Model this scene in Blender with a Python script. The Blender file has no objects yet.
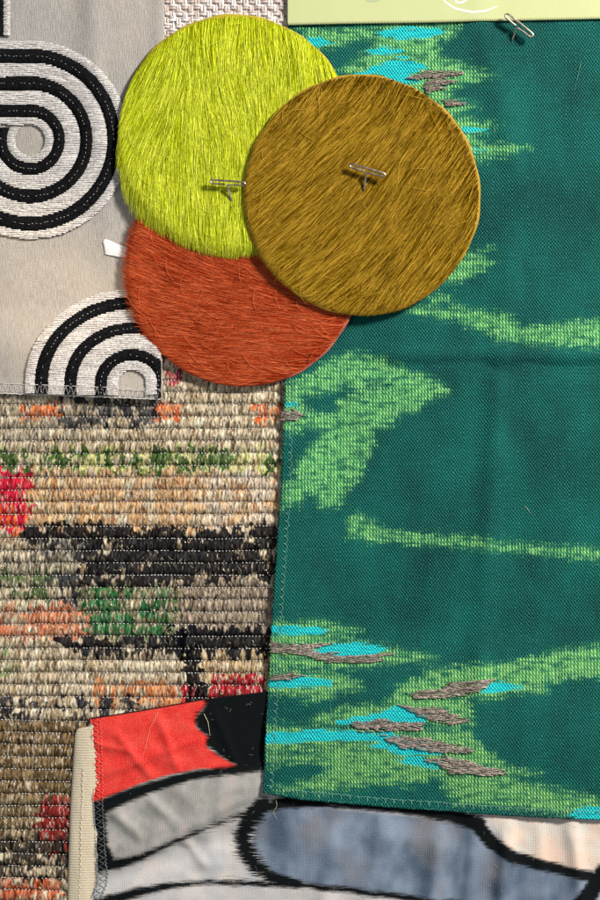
import bpy, math
import numpy as np

# ------------------------------------------------------------------ camera, light, exposure
U = 0.0004            # one layout unit = 0.4 mm
H = 1500.0            # camera height in layout units
sc = bpy.context.scene
cd = bpy.data.cameras.new("camera"); cam = bpy.data.objects.new("camera", cd)
sc.collection.objects.link(cam)
cam.location = (0, 0, H * U); cam.rotation_euler = (0, 0, 0)
cd.sensor_fit = 'VERTICAL'; cd.sensor_height = 24; cd.lens = 24 * H / 900
cd.clip_start = 0.01; cd.clip_end = 20
sc.camera = cam
w = bpy.data.worlds.new("World"); sc.world = w; w.use_nodes = True
w.node_tree.nodes["Background"].inputs[0].default_value = (0.86, 0.93, 1.0, 1)
w.node_tree.nodes["Background"].inputs[1].default_value = 0.14


def area(name, loc, size, power, col, target=(0, 0, 0)):
    ld = bpy.data.lights.new(name, 'AREA'); ld.shape = 'DISK'; ld.size = size; ld.energy = power; ld.color = col
    o = bpy.data.objects.new(name, ld); sc.collection.objects.link(o); o.location = loc
    from mathutils import Vector
    o.rotation_euler = (Vector(target) - Vector(loc)).to_track_quat('-Z', 'Y').to_euler()
    return o


area("window_light", (0.86, 0.68, 0.74), 0.24, 26.0, (1.0, 0.965, 0.91))
sl = bpy.data.lights.new("reflected_glint", 'SPOT'); sl.energy = 6.5; sl.color = (1.0, 0.72, 0.42); sl.spot_size = math.radians(8.5); sl.spot_blend = 1.0; sl.shadow_soft_size = 0.02
so = bpy.data.objects.new("reflected_glint", sl); sc.collection.objects.link(so); so.location = (-0.28, 0.30, 0.42)
from mathutils import Vector as _V
so.rotation_euler = (_V(((52 - 300) * U, (450 - 292) * U, 0)) - _V(so.location)).to_track_quat('-Z', 'Y').to_euler()
area("room_light", (-0.7, -0.2, 1.2), 0.9, 2.0, (0.9, 0.95, 1.0))
sc.view_settings.view_transform = 'Standard'
sc.view_settings.look = 'None'
sc.view_settings.exposure = 0.24
sc.view_settings.gamma = 1.0
sc.render.engine = 'CYCLES'
sc.cycles.max_bounces = 6

rng = np.random.default_rng(7)


# ------------------------------------------------------------------ numeric helpers
def sstep(a, b, x):
    t = np.clip((np.asarray(x, float) - a) / (b - a), 0, 1)
    return t * t * (3 - 2 * t)


_tabs = {}


def vnoise(x, y, seed=0):
    if seed not in _tabs:
        _tabs[seed] = np.random.default_rng(seed + 1000).random((256, 256))
    T = _tabs[seed]
    x = np.asarray(x, float); y = np.asarray(y, float)
    xi = np.floor(x).astype(int); yi = np.floor(y).astype(int)
    fx = x - xi; fy = y - yi
    fx = fx * fx * (3 - 2 * fx); fy = fy * fy * (3 - 2 * fy)
    a = T[yi % 256, xi % 256]; b = T[yi % 256, (xi + 1) % 256]
    c = T[(yi + 1) % 256, xi % 256]; d = T[(yi + 1) % 256, (xi + 1) % 256]
    return (a * (1 - fx) + b * fx) * (1 - fy) + (c * (1 - fx) + d * fx) * fy - 0.5


def fbm(x, y, seed=0, o=3):
    s = 0; a = 1
    for i in range(o):
        s = s + a * vnoise(x * 2 ** i, y * 2 ** i, seed + i); a *= 0.5
    return s


def hash2(a, b, seed=0):
    if ('h', seed) not in _tabs:
        _tabs[('h', seed)] = np.random.default_rng(seed + 5000).random((512, 512))
    return _tabs[('h', seed)][np.asarray(a).astype(int) % 512, np.asarray(b).astype(int) % 512]


def sdf(x, y, poly):
    """signed distance to polygon, positive inside"""
    p = np.array(poly, float); q = np.roll(p, -1, 0)
    best = np.full(x.shape, 1e9); ins = np.zeros(x.shape, bool)
    for (ax, ay), (bx, by) in zip(p, q):
        dx, dy = bx - ax, by - ay
        L = dx * dx + dy * dy + 1e-9
        t = np.clip(((x - ax) * dx + (y - ay) * dy) / L, 0, 1)
        best = np.minimum(best, np.hypot(x - ax - t * dx, y - ay - t * dy))
        c = ((ay > y) != (by > y)) & (x < (bx - ax) * (y - ay) / (by - ay + 1e-12) + ax)
        ins ^= c
    return np.where(ins, best, -best)


def sline(x, y, pts, w0):
    """distance to polyline with per-point half width; positive inside"""
    best = np.full(x.shape, -1e9)
    for i in range(len(pts) - 1):
        ax, ay = pts[i][:2]; bx, by = pts[i + 1][:2]
        wa = pts[i][2] if len(pts[i]) > 2 else w0; wb = pts[i + 1][2] if len(pts[i + 1]) > 2 else w0
        dx, dy = bx - ax, by - ay
        t = np.clip(((x - ax) * dx + (y - ay) * dy) / (dx * dx + dy * dy + 1e-9), 0, 1)
        best = np.maximum(best, wa + (wb - wa) * t - np.hypot(x - ax - t * dx, y - ay - t * dy))
    return best


def union(*a):
    r = a[0]
    for b in a[1:]: r = np.maximum(r, b)
    return r


def rect(x0, y0, x1, y1): return [(x0, y0), (x1, y0), (x1, y1), (x0, y1)]


def conv(V, zc=None):
    V = np.asarray(V, float); z = V[..., 2]
    k = (H - (z.mean() if zc is None else zc)) / H
    return np.stack([(V[..., 0] - 300) * k * U, (450 - V[..., 1]) * k * U, z * U], -1)


# ------------------------------------------------------------------ object helpers
COL = sc.collection


def thing(name, label, cat, px, py, pz=0, group=None):
    o = bpy.data.objects.new(name, None); COL.objects.link(o)
    o.empty_display_size = 0.01
    o.location = conv(np.array([px, py, pz]))
    o['label'] = label; o['category'] = cat
    if group: o['group'] = group
    return o


def build(name, V, F, mat, parent=None, attrs=None, smooth=True, root=None, label=None):
    me = bpy.data.meshes.new(name)
    V = np.asarray(V, float).reshape(-1, 3)
    r = root or parent
    if r is not None:
        V = V - np.array(r.location)
    F = np.asarray(F, np.int32)
    n = F.shape[1]
    me.vertices.add(len(V)); me.vertices.foreach_set('co', V.astype(np.float32).ravel())
    me.loops.add(F.size); me.loops.foreach_set('vertex_index', F.ravel())
    me.polygons.add(len(F)); me.polygons.foreach_set('loop_start', np.arange(len(F), dtype=np.int32) * n)
    me.polygons.foreach_set('use_smooth', np.full(len(F), smooth))
    me.update(calc_edges=True)
    for k, a in (attrs or {}).items():
        a = np.asarray(a, np.float32)
        if a.size == len(V):
            at = me.attributes.new(k, 'FLOAT', 'POINT'); at.data.foreach_set('value', a.ravel())
        else:
            a = a.reshape(-1, a.shape[-1])
            at = me.attributes.new(k, 'FLOAT_VECTOR', 'POINT'); at.data.foreach_set('vector', a.ravel())
    me.materials.append(mat)
    o = bpy.data.objects.new(name, me); COL.objects.link(o)
    if parent is not None: o.parent = parent
    if label: o['label'] = label
    return o


def gridfaces(ny, nx):
    i = np.arange(ny - 1)[:, None] * nx + np.arange(nx - 1)[None, :]
    i = i.ravel()
    return np.stack([i, i + nx, i + nx + 1, i + 1], 1)


def tubes(P, R, sides=4, up=(0, 0, 1)):
    """P (n,k,3) world, R (n,k) world. returns V,F"""
    n, k, _ = P.shape
    T = np.gradient(P, axis=1); T /= np.linalg.norm(T, axis=2, keepdims=True) + 1e-12
    S = np.cross(T, np.array(up, float)); S /= np.linalg.norm(S, axis=2, keepdims=True) + 1e-9
    N = np.cross(S, T)
    a = np.arange(sides) * 2 * math.pi / sides + 0.4
    V = P[:, :, None, :] + R[:, :, None, None] * (S[:, :, None, :] * np.cos(a)[None, None, :, None] + N[:, :, None, :] * np.sin(a)[None, None, :, None])
    V = V.reshape(-1, 3)
    b = (np.arange(n)[:, None, None] * k + np.arange(k - 1)[None, :, None]) * sides
    s = np.arange(sides)[None, None, :]; s2 = (s + 1) % sides
    F = np.stack([b + s, b + sides + s, b + sides + s2, b + s2], -1).reshape(-1, 4)
    return V, F


def join(parts):
    Vs, Fs, o = [], [], 0
    for V, F in parts:
        Vs.append(V); Fs.append(F + o); o += len(V)
    return np.concatenate(Vs), np.concatenate(Fs)


def resample(p, k):
    p = np.asarray(p, float)
    d = np.r_[0, np.cumsum(np.linalg.norm(np.diff(p, axis=0), axis=1))]
    t = np.linspace(0, d[-1], k)
    return np.stack([np.interp(t, d, p[:, i]) for i in range(p.shape[1])], 1)


def smoothpath(p, k):
    p = resample(p, k)
    for _ in range(max(2, k // 12)):
        q = p.copy(); q[1:-1] = 0.25 * p[:-2] + 0.5 * p[1:-1] + 0.25 * p[2:]; p = q
    return p


# ------------------------------------------------------------------ node helpers
class M:
    def __init__(s, name):
        s.m = bpy.data.materials.new(name); s.m.use_nodes = True; s.t = s.m.node_tree
        s.b = s.t.nodes['Principled BSDF']

    def node(s, ty, **kw):
        n = s.t.nodes.new(ty)
        for k, v in kw.items(): setattr(n, k, v)
        return n

    def set(s, inp, v):
        if isinstance(v, bpy.types.NodeSocket): s.t.links.new(v, inp)
        else:
            if isinstance(v, (tuple, list)) and len(v) == 3 and inp.type == 'RGBA': v = (*v, 1)
            inp.default_value = v

    def math(s, op, a, b=0.0, c=None, clamp=False):
        n = s.node('ShaderNodeMath', operation=op, use_clamp=clamp)
        s.set(n.inputs[0], a); s.set(n.inputs[1], b)
        if c is not None: s.set(n.inputs[2], c)
        return n.outputs[0]

    def add(s, a, b): return s.math('ADD', a, b)
    def mul(s, a, b): return s.math('MULTIPLY', a, b)
    def sin(s, a): return s.math('SINE', a)

    def mix(s, f, a, b):
        n = s.node('ShaderNodeMix', data_type='RGBA'); n.clamp_factor = True
        s.set(n.inputs[0], f); s.set(n.inputs[6], a); s.set(n.inputs[7], b)
        return n.outputs[2]

    def attr(s, name, out=2):
        n = s.node('ShaderNodeAttribute', attribute_name=name); return n.outputs[out]

    def rng(s, v, a, b, c=0.0, d=1.0):
        n = s.node('ShaderNodeMapRange', interpolation_type='SMOOTHSTEP')
        s.set(n.inputs[0], v)
        for i, q in enumerate((a, b, c, d)): s.set(n.inputs[1 + i], q)
        return n.outputs[0]

    def vec(s, v, sc_):
        n = s.node('ShaderNodeVectorMath', operation='MULTIPLY'); s.set(n.inputs[0], v); n.inputs[1].default_value = sc_
        return n.outputs[0]

    def vadd(s, v, o):
        n = s.node('ShaderNodeVectorMath', operation='ADD'); s.set(n.inputs[0], v); s.set(n.inputs[1], o)
        return n.outputs[0]

    def noise(s, v, scl, detail=2.0, rough=0.5, sc3=None):
        if sc3: v = s.vec(v, sc3)
        n = s.node('ShaderNodeTexNoise', noise_dimensions='3D')
        s.set(n.inputs['Vector'], v); n.inputs['Scale'].default_value = scl
        n.inputs['Detail'].default_value = detail; n.inputs['Roughness'].default_value = rough
        return s.math('SUBTRACT', n.outputs[0], 0.5)

    def sep(s, v):
        n = s.node('ShaderNodeSeparateXYZ'); s.set(n.inputs[0], v); return n.outputs

    def bump(s, h, strength=1.0, dist=U):
        n = s.node('ShaderNodeBump'); n.inputs['Strength'].default_value = strength
        n.inputs['Distance'].default_value = dist; s.set(n.inputs['Height'], h)
        s.t.links.new(n.outputs[0], s.b.inputs['Normal'])

    def out(s, col, rough=0.8, spec=0.3, sheen=0.0, metal=0.0):
        s.set(s.b.inputs['Base Color'], col); s.set(s.b.inputs['Roughness'], rough)
        s.b.inputs['Specular IOR Level'].default_value = spec
        s.b.inputs['Sheen Weight'].default_value = sheen
        s.b.inputs['Sheen Roughness'].default_value = 0.4
        s.set(s.b.inputs['Metallic'], metal)
        return s.m


def lin(r, g, b):
    f = lambda c: (c / 255 / 12.92) if c / 255 <= 0.04045 else ((c / 255 + 0.055) / 1.055) ** 2.4
    return (f(r), f(g), f(b))


TAU = 2 * math.pi


def mat_thread(name, col, col2, rough=0.45, metal=0.0, spec=0.5):
    m = M(name)
    g = m.node('ShaderNodeTexCoord').outputs['Object']
    n = m.noise(g, 1200.0, 3.0); n2 = m.noise(g, 5000.0, 2.0)
    m.bump(n2, 0.4, U * 0.6)
    return m.out(m.mix(m.rng(m.add(n, m.mul(n2, .5)), -0.22, 0.22), col, col2), rough, spec, metal=metal)


MT = {}
MT['white_thread'] = mat_thread('white_thread', lin(190, 182, 176), lin(248, 244, 240), 0.5, spec=.3)
MT['black_pile'] = mat_thread('black_pile', (0.002, 0.002, 0.003), (0.012, 0.012, 0.013), 0.95, spec=0.06)
MT['pale_stitch'] = mat_thread('pale_stitch', lin(150, 160, 150), lin(225, 228, 220), 0.5)
MT['grey_stitch'] = mat_thread('grey_stitch', lin(60, 68, 68), lin(130, 136, 134), 0.6)
MT['green_stitch'] = mat_thread('green_stitch', lin(70, 140, 120), lin(150, 200, 180), 0.5)
MT['red_stitch'] = mat_thread('red_stitch', lin(215, 30, 28), lin(250, 110, 95), 0.5)
MT['cream_thread'] = mat_thread('cream_thread', lin(196, 182, 156), lin(236, 226, 204), 0.6)
MT['silver'] = mat_thread('silver_thread', lin(206, 200, 192), lin(250, 248, 244), 0.35, metal=0.2)
MT['gold'] = mat_thread('gold_thread', lin(208, 176, 120), lin(250, 240, 214), 0.22, metal=0.6)

def steel():
    m = M('pin_steel'); g = m.node('ShaderNodeTexCoord').outputs['Object']
    n = m.noise(g, 500, 2)
    return m.out(m.mix(m.rng(n, -.3, .3), lin(176, 160, 138), lin(222, 210, 192)), m.rng(n, -.3, .3, .25, .42), .5, metal=1.0)


MT['steel'] = steel()


# ------------------------------------------------------------------ heights of the layers (layout units)
def z_board(x, y): return 0 * x


def near_kilim(x, y):      # 1 where the rib weave lies underneath
    return sstep(325, 352, y) * (1 - sstep(288, 345, x))


def z_kilim(x, y):
    return 1.2 + 0.7 * fbm(x / 90, y / 70, 11) - 4.8 * sstep(706, 728, y + (x - 200) * .17) * sstep(96, 112, x)


def z_grey(x, y):
    b = 2.0 + 1.6 * sstep(70, 90, x) * sstep(160, 135, y) + 7.6 * sstep(300, 356, y) + sstep(372, 398, y) * (1.8 + 3.0 * vnoise(x / 40, 0 * x, 24))
    b = b + 1.3 * fbm(x / 60, y / 80, 21) + .35 * fbm(x / 12, y / 26, 23, 2) + 1.2 * np.exp(-((x - 160) / 9.) ** 2) * (y < 140)
    b = b - 2.2 * sstep(30, 0, y) * sstep(110, 165, x) * 0
    b = b + 0.9 * np.exp(-((x - 93 - 0.06 * y) / 10.) ** 2) * sstep(300, 200, y)
    return b


def z_print_base(x, y):
    b = 9.4 + 0 * x
    b = b + 2.6 * fbm(x / 55, y / 40, 31, 3) * sstep(700, 760, y) + .9 * fbm(x / 20, y / 16, 33, 2) * sstep(705, 730, y) * sstep(260, 230, x)
    # soft folds
    def ridge(px, py, qx, qy, wd, a):
        dx, dy = qx - px, qy - py; L = math.hypot(dx, dy)
        t = ((x - px) * dx + (y - py) * dy) / L / L
        d = ((x - px) * dy - (y - py) * dx) / L
        return a * np.exp(-(d / wd) ** 2) * sstep(-0.25, 0.1, t) * (1 - sstep(0.9, 1.25, t))
    b = b + ridge(130, 850, 260, 775, 11, 6.5) + ridge(110, 880, 230, 838, 11, -4.5) + ridge(150, 850, 240, 800, 6, 3.2) + ridge(215, 860, 180, 790, 12, 2.4) + ridge(140, 836, 112, 812, 6, 2.6) + ridge(180, 826, 150, 800, 6, 2.0) + ridge(205, 865, 180, 838, 6, 2.2) + ridge(196, 800, 262, 770, 6, 1.6)
    b = b + ridge(508, 834, 498, 930, 8, 6.5) + ridge(463, 830, 455, 930, 9, -4.5) + ridge(440, 840, 425, 930, 10, 4.0) + ridge(385, 836, 360, 930, 13, 4.5) + ridge(330, 840, 322, 930, 9, 2.5)
    b = b + ridge(572, 826, 585, 930, 8, 4.2) + ridge(540, 830, 545, 930, 7, 1.8)
    b = b + ridge(112, 772, 190, 742, 5, 1.8) + ridge(118, 736, 150, 776, 5, 1.6) + ridge(160, 722, 176, 766, 5, 1.5) + ridge(215, 715, 235, 760, 5, 1.6) + ridge(98, 745, 130, 752, 4, 1.4)
    return b


def z_print(x, y):
    lim = 12.2 + 5 * np.maximum(sstep(828, 856, y), sstep(262, 235, x))
    z = z_print_base(x, y)
    z = 5.6 + np.logaddexp(0, (z - 5.6) * 2) / 2
    return lim - np.logaddexp(0, (lim - z) * 1.5) / 1.5 + .0


def z_green(x, y):
    hi = np.maximum(near_kilim(x, y), sstep(620, 700, y))
    z = 2.6 + 7.6 * hi + 4.2 * sstep(680, 750, y)
    z = z + 2.0 * fbm(x / 95, y / 120, 41, 2) + .7 * fbm(x / 24, y / 40, 43, 2)
    z = z + (2.6 * np.exp(-((y - 350 - 0.01 * x) / 9.) ** 2) - 2.0 * np.exp(-((y - 369) / 8.) ** 2)) * sstep(350, 400, x)
    cx = 495 - 0.07 * (y - 450)
    z = z + 3.6 * np.exp(-((x - cx) / 12.) ** 2) * (1 + .6 * fbm(x / 30, y / 60, 45, 2)) * sstep(150, 420, y) * (1 - sstep(640, 780, y))
    z = z + 2.8 * np.exp(-((x - 505 - 0.25 * (y - 120)) / 14.) ** 2) * sstep(300, 100, y)
    z = z + 1.6 * np.exp(-np.hypot(x - 516, (y - 40) * 1.1) ** 2 / 260.)
    return np.maximum(z, 1.9)


# ------------------------------------------------------------------ backing board
def backing_board():
    m = M('board_plain')
    g = m.node('ShaderNodeTexCoord').outputs['Object']
    x, y, z = m.sep(g)
    wv = m.mul(m.sin(m.mul(x, TAU / (6.4 * U))), m.sin(m.mul(y, TAU / (6.4 * U))))
    m.bump(wv, 0.6, U)
    mt = m.out(m.mix(m.rng(m.noise(g, 900, 3), -.2, .2), lin(196, 180, 170), lin(228, 218, 210)), 0.85, 0.2)
    # one box with bevelled rim
    s = 900 * U; t = 18 * U
    V = []
    for (zz, ss) in ((-t, s), (-1.5 * U - 1 * U, s), (-1.5 * U, s - 1 * U)):
        V += [(-ss, -ss, zz), (ss, -ss, zz), (ss, ss, zz), (-ss, ss, zz)]
    F = [(3, 2, 1, 0), (8, 9, 10, 11)]
    for l in (0, 4):
        for i in range(4): F.append((l + i, l + (i + 1) % 4, l + 4 + (i + 1) % 4, l + 4 + i))
    o = build('board', V, F, mt, smooth=False); o['kind'] = 'structure'
    # basket weave facing
    P = []; RR = []; pitch = 6.1
    x0, x1, y0, y1 = 90, 300, -60, 130
    kx = int((x1 - x0) / pitch * 6); ky = int((y1 - y0) / pitch * 6)
    parts = []; tint = []
    for j, yy in enumerate(np.arange(y0, y1, pitch)):
        xs = np.linspace(x0, x1, kx)
        for off in (-1.35, 1.35):
            zz = 1.0 * np.sin((xs - x0) * math.pi / pitch + j * math.pi) - 0.3
            yw = yy + off + 0.55 * fbm(xs / 14, np.full_like(xs, yy * .7 + off), 51) * 2
            p = np.stack([xs, yw, zz], 1)
            rr = 1.42 * (1 + 0.6 * fbm(xs / 9, np.full_like(xs, yy + off), 52))
            V, F = tubes(conv(p, 0)[None], (rr * U)[None], 6); parts.append((V, F)); tint.append(np.full(len(V), rng.random()) + 0 * V[:, 0])
    for i, xx in enumerate(np.arange(x0, x1, pitch)):
        ys = np.linspace(y0, y1, ky)
        for off in (-1.35, 1.35):
            zz = -1.0 * np.sin((ys - y0) * math.pi / pitch + math.pi / 2 * 0 + i * math.pi + math.pi * 0) - 0.3
            xw = xx + pitch / 2 + off + 0.55 * fbm(np.full_like(ys, xx + off), ys / 14, 53) * 2
            p = np.stack([xw, ys, zz], 1)
            rr = 1.42 * (1 + 0.6 * fbm(ys / 9, np.full_like(ys, xx + off), 54))
            V, F = tubes(conv(p, 0)[None], (rr * U)[None], 6, up=(0, 0, 1)); parts.append((V, F)); tint.append(np.full(len(V), rng.random()))
    V, F = join(parts); tint = np.concatenate(tint)
    m = M('board_weave')
    g = m.node('ShaderNodeTexCoord').outputs['Object']
    t = m.attr('tint')
    f = m.add(m.mul(t, 0.8), m.noise(g, 1500, 3))
    c = m.mix(m.rng(f, 0.0, 0.9), lin(196, 178, 168), lin(246, 242, 238))
    m.bump(m.noise(g, 6000, 2), 0.5, U)
    mt2 = m.out(c, 0.8, 0.2)
    build('weave_facing', V, F, mt2, o, {'tint': tint})


backing_board()


# ------------------------------------------------------------------ ribbed woven swatch
def woven_swatch():
    root = thing('woven_swatch', 'thick ribbed tapestry weave in beige with navy, green, orange and red dashes, lower left', 'fabric swatch', 140, 640, 1)
    st = 0.62
    xs = np.arange(-70, 303, st); ys = np.arange(358, 985, st)
    X, Y = np.meshgrid(xs, ys)
    pitch = 12.2

    def rowcoord(X, Y):
        wob = 1.7 * fbm(X / 70, Y / 90, 61, 2) + 0.008 * (X - 100) * sstep(600, 900, Y) * -3 + 0.5 * fbm(X / 14, Y / 12, 66, 1)
        return (Y + wob - 2.0) / pitch
    rc = rowcoord(X, Y); r = np.floor(rc); v = rc - r
    cw = 3.75
    sl = (hash2(r, 3, 1) - .5) * 1.6
    cc = (X + 13 * hash2(r, 0, 2) + sl * (v - .5) + 0.9 * fbm(X / 5, Y / 7, 67, 2)) / cw
    c = np.floor(cc); u = cc - c
    prof = np.sin(math.pi * np.clip(v, 0.001, .999)) ** 0.42
    sp = np.sin(math.pi * np.clip(u, 0.001, .999)) ** 0.6
    hcell = hash2(r, c, 3)
    hgt = 4.7 * prof * (0.92 + 0.09 * hcell) + 0.4 * sp * prof + 1.15 * fbm(X / 1.1, Y / 4.0, 68, 2)
    Z = z_kilim(X, Y) + hgt
    # ---- colours per stitch
    cx = (c + .5) * cw - 13 * hash2(r, 0, 2); cy = (r + .5) * pitch + 2.0
    jx = X + 13 * fbm(X / 7, Y / 5, 161, 2) + 3 * (hash2(r, c, 4) - .5); jy = cy + (hash2(r, c, 5) - .5) * 5
    # within a stitch colour tips creep up and down
    yy = (r + .5 + (v - .5) * .75) * pitch + 2.0 + 11 * fbm(X / 4.2, r * 3.7, 163, 2) + (hash2(c, 9, 6) - .5) * 4
    def L(*a): return np.array(lin(*a))
    h1 = np.clip(.2 + .0 * hash2(r, c, 7) + (.3 + 1.2 * fbm(X / 2.1 + (v - .5), Y / 9, 170, 2)), 0, 1)[..., None]; h2 = hash2(r, c, 8)[..., None]; h3 = hash2(r, c, 9)
    rowt = hash2(r, 5, 10)[..., None]
    C = L(152, 128, 94) * (1 - h1) + L(234, 216, 186) * h1
    C = C * (0.86 + 0.26 * rowt)
    g = (0.30 * (h2 > .8)); C = C * (1 - g) + L(124, 106, 78) * g
    def paint(mask, ca, cb, dens=1.0, seed=20):
        nonlocal C
        hh = hash2(r, c, seed)
        nz = (.7 * vnoise(X / 7.5, Y / 9, seed + 300) + .5 * vnoise(X / 2.0, Y / 6, seed + 301)) + .5 + .12 * (hash2(r, c, seed + 1) - .5)
        thr = np.quantile(nz[::7, ::7], min(dens, .999))
        f = mask * sstep(thr + .12, thr - .10, nz)
        f = f[..., None] * 0.96
        col = L(*ca) * (1 - hh[..., None]) + L(*cb) * hh[..., None]
        C = C * (1 - f) + col * f
    def box(x0, y0, x1, y1): return (jx > x0) & (jx < x1) & (yy > y0) & (yy < y1)
    def pol(p): return sdf(jx, yy, p) > 0
    paint(box(-80, 398, 90, 440), (146, 134, 112), (186, 172, 150), .7, 22)
    paint(box(20, 466, 290, 533), (188, 138, 92), (226, 188, 142), .78, 24)
    paint(box(200, 466, 290, 533), (206, 184, 158), (226, 206, 184), .55, 26)
    paint(box(60, 448, 290, 472), (176, 176, 96), (208, 204, 140), .75, 28)
    paint(box(-80, 448, 60, 470), (150, 140, 96), (190, 182, 140), .7, 30)
    for (a, b) in ((2, 14), (24, 30), (40, 51), (55, 68), (72, 86), (99, 113), (119, 124), (133, 142), (150, 172), (175, 186), (190, 204), (208, 231), (266, 278)):
        paint(box(a, 449 + 3 * (a % 2), b, 471), (48, 78, 38), (92, 122, 62), .9, 32)
    paint(box(-80, 470, 28, 530), (200, 10, 52), (232, 34, 72), .95, 34)
    paint(box(-80, 510, 27, 534) & (hash2(r, c, 77) < .6), (226, 84, 34), (240, 120, 60), .9, 36)
    paint(box(22, 402, 60, 422) | box(158, 401, 184, 423) | box(254, 403, 300, 423), (214, 92, 40), (232, 132, 74), .85, 38)
    paint(box(56, 397, 160, 426), (28, 32, 42), (92, 90, 88), .68, 40)
    paint(box(160, 360, 182, 384), (150, 40, 60), (196, 96, 100), .7, 42)
    paint(pol([(20, 528), (85, 521), (150, 528), (300, 525), (300, 577), (170, 582), (120, 592), (76, 578), (78, 558), (30, 548)]), (4, 8, 17), (14, 19, 32), .93, 44)
    paint(pol([(20, 540), (85, 545), (85, 565), (30, 560)]), (60, 64, 70), (150, 140, 125), .6, 46)
    paint(box(-80, 556, 78, 585), (120, 112, 92), (176, 164, 140), .7, 48)
    paint(box(-80, 572, 55, 600), (70, 96, 52), (118, 128, 84), .55, 50)
    paint(box(52, 572, 80, 606), (26, 32, 44), (70, 74, 76), .6, 52)
    paint(box(80, 586, 178, 638), (92, 98, 66), (140, 132, 98), .85, 54)
    paint(box(84, 588, 172, 637), (34, 96, 54), (76, 138, 84), .55, 56)
    paint(box(178, 580, 300, 636), (124, 108, 92), (168, 150, 130), .93, 58)
    paint(box(-80, 606, 87, 638), (196, 108, 72), (218, 148, 110), .7, 60)
    paint(pol([(55, 634), (90, 640), (175, 636), (188, 624), (300, 634), (300, 654), (190, 658), (100, 656), (62, 652)]), (5, 9, 17), (20, 24, 36), .93, 62)
    paint(box(-80, 650, 14, 676), (104, 132, 74), (150, 160, 108), .5, 66)
    paint(box(205, 656, 300, 684), (176, 146, 106), (206, 180, 140), .9, 68)
    paint(box(94, 680, 184, 706), (206, 120, 68), (222, 158, 110), .75, 70)
    paint(box(180, 682, 197, 706) | box(209, 676, 266, 712), (160, 16, 36), (196, 40, 56), .93, 72)
    paint(pol([(173, 626), (187, 626), (197, 658), (211, 716), (195, 716), (184, 672)]), (3, 6, 12), (14, 18, 28), .999, 64)
    for (a, b) in ((-40, -20), (-4, 10), (18, 31), (36, 42), (58, 64), (75, 87), (99, 108), (124, 136)):
        paint(box(a, 697, b, 722), (28, 28, 38), (74, 70, 76), .85, 74)
    paint(box(-80, 722, 90, 800), (96, 76, 50), (142, 116, 80), .95, 76)
    paint(box(38, 800, 96, 856), (122, 18, 22), (156, 40, 38), .92, 78)
    paint(box(-80, 800, 38, 842), (110, 92, 62), (150, 128, 96), .93, 80)
    paint(box(-80, 840, 96, 884), (18, 18, 22), (78, 70, 60), .66, 82)
    paint(box(-80, 880, 60, 990), (196, 84, 48), (214, 130, 90), .75, 84)
    # fibre variation in the yarn itself (light and dark fibres spun together)
    fib = fbm(X / 1.0 + (v - .5) * 1.6, Y / 6.5, 69, 2)
    fl = fbm(X / 1.3, Y / 2.2, 73, 2)
    C = C * np.clip(1 + 1.45 * fib + 0.75 * fl, .15, 2)[..., None]
    sp1 = ((hash2(np.floor(X / 0.9), np.floor(Y / 3.3), 12) > .88) * (0.05 + .55 * (C.mean(-1) > .1)))[..., None]
    C = C * (1 - sp1) + L(236, 226, 208) * sp1
    C = np.clip(C, 0.002, 0.95)
    # skirts on the rim
    V = conv(np.stack([X, Y, Z], -1), 6).reshape(-1, 3)
    m = M('tapestry_yarn')
    gg = m.node('ShaderNodeTexCoord').outputs['Object']
    m.bump(m.noise(gg, 1.0, 3, .6, (9000, 2600, 4000)), 0.9, U * 1.2)
    mt = m.out(m.attr('yarn', 1), 0.92, 0.05)
    build('cloth', V, gridfaces(*X.shape), mt, root, {'yarn': C.reshape(-1, 3)})
    # dotted warp between ribs + lurex loops
    P = []
    for ri in range(29, 81):
        xs = np.arange(-60, 298, 3.4)
        xs = xs + (rng.random(len(xs)) - .5) * 0.9
        # invert rowcoord by a few fixed point steps
        yb = np.full_like(xs, ri * pitch + 2.0)
        for _ in range(4):
            yb = yb - (rowcoord(xs, yb) - ri) * pitch
        keep = (rng.random(len(xs)) > .16) & (yb > 360)
        xs = xs[keep]; yb = yb[keep]; ln = 0.5 + 0.6 * rng.random(len(xs))
        zz = z_kilim(xs, yb) + 2.7
        t = np.linspace(-1, 1, 5)
        px = xs[:, None] + ln[:, None] * t; py = yb[:, None] + (rng.random(len(xs)) - .5)[:, None] * t * .6
        pz = zz[:, None] + (rng.random(len(xs)) * 1.2 - .8)[:, None] + 0.7 * (1 - t ** 2) + 0 * px
        P.append(np.stack([px, py, pz], -1))
    P = np.concatenate(P)
    R = np.broadcast_to(np.array([.22, .42, .5, .42, .22]), P.shape[:2]) * U
    V, F = tubes(conv(P, 6), R, 5)
    build('warp_thread', V, F, MT['silver'], root)
    n = 1150
    gx = rng.random(n) * 350 - 55; gy = 395 + rng.random(n) * 500
    dark = sstep(.35, .6, vnoise(gx / 60, gy / 26, 91) + .5)
    keep = rng.random(n) < 0.35 + 0.65 * dark
    gx, gy = gx[keep], gy[keep]; n = len(gx)
    a0 = rng.random(n) * TAU; t = np.linspace(0, 1, 7); sw = 1.6 + 1.6 * rng.random(n); rad = 1.0 + rng.random(n) * 0.9
    an = a0[:, None] + sw[:, None] * t
    px = gx[:, None] + rad[:, None] * np.cos(an) * .8; py = gy[:, None] + rad[:, None] * np.sin(an) * 1.3
    rcg = rowcoord(px, py); vg = rcg - np.floor(rcg)
    pz = z_kilim(px, py) + 4.4 * np.sin(math.pi * vg) ** .55 + 0.9 + 0.5 * np.sin(t * math.pi)
    V, F = tubes(conv(np.stack([px, py, pz], -1), 6), np.broadcast_to(np.array([.12, .3, .36, .36, .36, .3, .12]), px.shape) * U, 5)
    build('metallic_thread', V, F, MT['gold'], root)
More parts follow.
